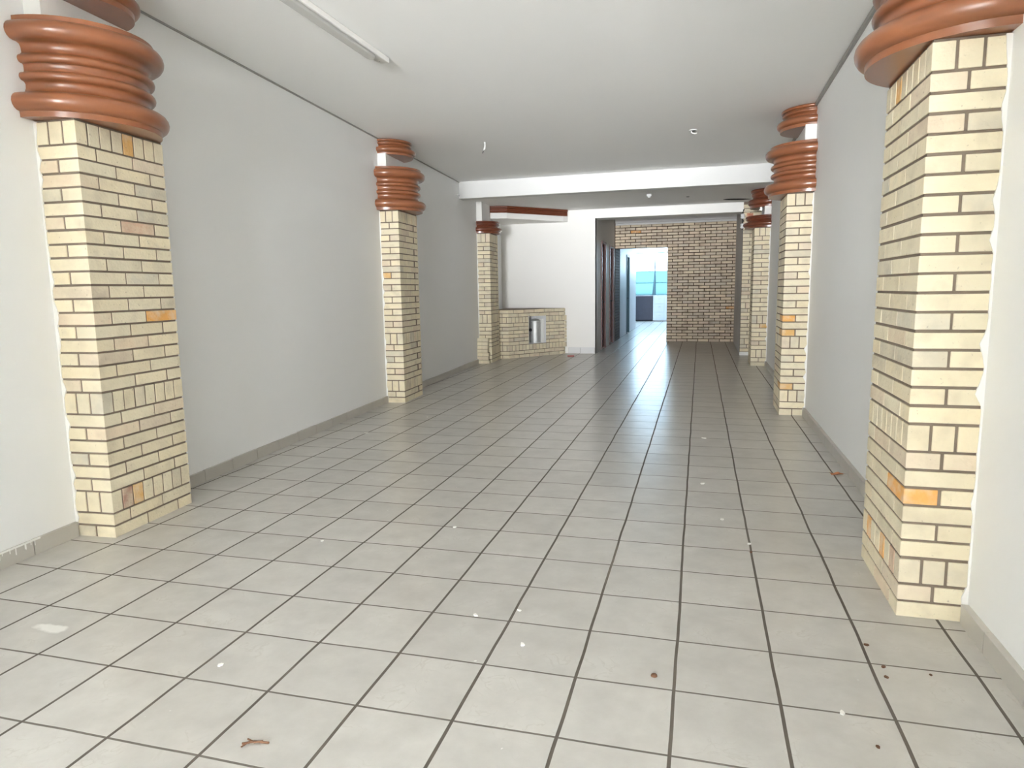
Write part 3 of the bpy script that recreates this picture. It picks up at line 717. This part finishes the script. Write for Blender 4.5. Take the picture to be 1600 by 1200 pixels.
# two white insulators on a bracket on the pier
t = empty('wall_insulator', 8.49, YP, 0); tag(t, 'two white ceramic insulators on a black bracket on the brick pier', 'insulator')
for z in (7.40, 7.95):
    mb = MB(); mb.lathe([(.05, z-.14), (.10, z-.12), (.13, z-.05), (.09, z), (.13, z+.05), (.10, z+.12), (.05, z+.14)], cx=-.06, cy=-.18, n=16); mb.build('insulator', M['ceramic'], t)
mb = MB(); mb.tube([(.02, -.02, 8.32), (-.02, -.18, 8.30), (-.06, -.18, 8.15), (-.06, -.18, 7.2)], .03, 8); mb.tube([(-.06, -.18, 7.70), (.02, -.02, 7.68)], .03, 8)
mb.build('bracket', M['black'], t)

# ------------------------------------------------------------------ litter on the floor
def flat_bit(name, pts, h, mat, x, y, label, cat, group=None, rz=0):
    mb = MB(); mb.prism(pts, 0, h); o = mb.build(name, mat, bevel=.0, loc=(x, y, .001)); o.rotation_euler.z = rz
    return tag(o, label, cat, group)
mb = MB(); mb.v = [(-.10, -.03, 0.0), (0, -.06, .03), (.11, -.01, .05), (.16, .05, .01), (.04, .07, .05), (-.06, .05, .02), (-.13, .03, .04), (.0, .0, .0)]
for i in range(7): mb.add([i, (i+1) % 7, 7]); 
o = mb.build('dry_leaf', M['leaf'], loc=(9.05, 10.85, .002)); tag(o, 'dry orange-brown leaf on the floor by the right wall', 'leaf')
mb = MB(); mb.tube([(-.11, -.02, .012), (-.02, .03, .014), (.12, .05, .012)], .010, 6); mb.tube([(-.10, .05, .012), (.0, .01, .022), (.06, .05, .02)], .008, 6); mb.tube([(-.09, -.06, .01), (-.06, .0, .02), (-.03, .03, .02)], .007, 6)
o = mb.build('twig', M['twig'], loc=(2.39, .24, 0)); tag(o, 'small broken dark twig on a front floor tile', 'twig')
mb = MB(); mb.lathe([(.015, 0), (.035, .008), (.03, .025), (.012, .034)], n=10); o = mb.build('seed', M['twig'], loc=(5.79, 2.2, 0)); tag(o, 'single round dark brown seed on the floor, right of centre', 'seed')
mb = MB(); mb.tube([(-.2, 0, .03), (.2, .02, .03)], .028, 8); o = mb.build('red_stick', M['red'], loc=(-1.22, 35.6, 0)); tag(o, 'short red stick on the floor right of the fireplace', 'stick')
chips = [(-3.0, 12.85, .10), (3.55, 3.05, .05), (4.05, 3.3, .045), (4.3, 2.5, .05), (6.62, 7.4, .06), (5.05, .55, .05), (2.2, 6.0, .05), (7.55, 2.0, .05), (-2.2, 15.5, .06), (6.3, 9.6, .08), (6.35, 14.0, .09), (1.2, 1.3, .05), (7.0, 6.3, .05), (.3, 4.9, .05)]
src = None
for (x, y, s) in chips:
    s *= .8
    mb = MB(); k = 6; poly = [(s*rng.uniform(.6, 1.1)*math.cos(2*math.pi*i/k), s*rng.uniform(.35, .8)*math.sin(2*math.pi*i/k)) for i in range(k)]
    flat_bit('plaster_chip', poly, .012 if s < .09 else .05, M['chip'], x, y, 'tiny flat white plaster chip lying on the tile floor', 'plaster chip', 'plaster chips scattered on the floor', rng.uniform(0, 3))
specks = [(8.05, 3.4), (8.12, 2.95), (8.55, 2.9), (8.1, 2.75), (7.0, 5.95), (7.75, 1.55)]
for (x, y) in specks:
    s = rng.uniform(.018, .035); poly = [(s*rng.uniform(.7, 1.2)*math.cos(2*math.pi*i/6), s*rng.uniform(.5, .9)*math.sin(2*math.pi*i/6)) for i in range(6)]
    flat_bit('dirt_crumb', poly, .012, M['twig'], x, y, 'tiny dark dirt crumb on the floor by the nearest right pillar', 'crumb', 'dirt crumbs near the right pillar', rng.uniform(0, 3))

# ------------------------------------------------------------------ daylight
w = bpy.data.worlds.new('sky'); sc.world = w; w.use_nodes = True
bg = w.node_tree.nodes['Background']; bg.inputs[1].default_value = 1.0
# pale sky above the horizon, brighter sunlit street below it
wt = w.node_tree; wtc = N(wt, 'ShaderNodeTexCoord'); wsp = N(wt, 'ShaderNodeSeparateXYZ'); wt.links.new(wtc.outputs['Generated'], wsp.inputs[0])
wr = N(wt, 'ShaderNodeMapRange'); wr.inputs[1].default_value = -.06; wr.inputs[2].default_value = .06; wt.links.new(wsp.outputs[2], wr.inputs[0])
wm = N(wt, 'ShaderNodeMix', data_type='RGBA'); wt.links.new(wr.outputs[0], wm.inputs[0])
wm.inputs[6].default_value = (151, 155, 160, 1); wm.inputs[7].default_value = (50, 52, 54, 1)
wt.links.new(wm.outputs[2], bg.inputs[0])
def area(name, loc, rot, sx, sy, power=None, col=(1, 1, 1), portal=False, spread=None):
    l = bpy.data.lights.new(name, 'AREA'); l.shape = 'RECTANGLE'; l.size = sx*U; l.size_y = sy*U; l.color = col
    if portal: l.cycles.is_portal = True
    else: l.energy = power
    if spread: l.spread = spread
    o = bpy.data.objects.new(name, l); C.objects.link(o); o.location = [c*U for c in loc]; o.rotation_euler = rot; return o
area('shopfront_daylight', (4, YF+.05, 3.9), (math.pi/2, 0, 0), 12.0, 7.8, portal=True)
area('window_daylight', (.6, YE+.45, 5.6), (-math.pi/2, 0, 0), 19, 5.2, portal=True)
area('window_sky', (.6, YE+1.2, 6.2), (-math.pi/2-.15, 0, 0), 18, 6, power=9500, col=(.66, .85, 1))

# ------------------------------------------------------------------ camera
f, yaw, pitch, roll = 1062.71, -.2692, .1375, -.0163
fw = Vector((math.sin(yaw)*math.cos(pitch), math.cos(yaw)*math.cos(pitch), -math.sin(pitch)))
r0 = Vector((math.cos(yaw), -math.sin(yaw), 0)); u0 = r0.cross(fw)
r = r0*math.cos(roll)+u0*math.sin(roll); u = -r0*math.sin(roll)+u0*math.cos(roll)
cam = bpy.data.cameras.new('camera'); co = bpy.data.objects.new('camera', cam); C.objects.link(co)
cam.sensor_width = 36; cam.lens = 36*f/1600; cam.clip_start = .02; cam.clip_end = 200
mt = Matrix((r, u, -fw)).transposed().to_4x4(); mt.translation = Vector((6.166*U, -4.538*U, 4.0139*U)); co.matrix_world = mt
sc.camera = co
sc.view_settings.view_transform = 'Standard'; sc.view_settings.look = 'None'; sc.view_settings.gamma = 1; sc.view_settings.exposure = .78
sc.view_settings.use_curve_mapping = False
sc.cycles.max_bounces = 16; sc.cycles.diffuse_bounces = 12; sc.cycles.glossy_bounces = 6; sc.cycles.transparent_max_bounces = 8
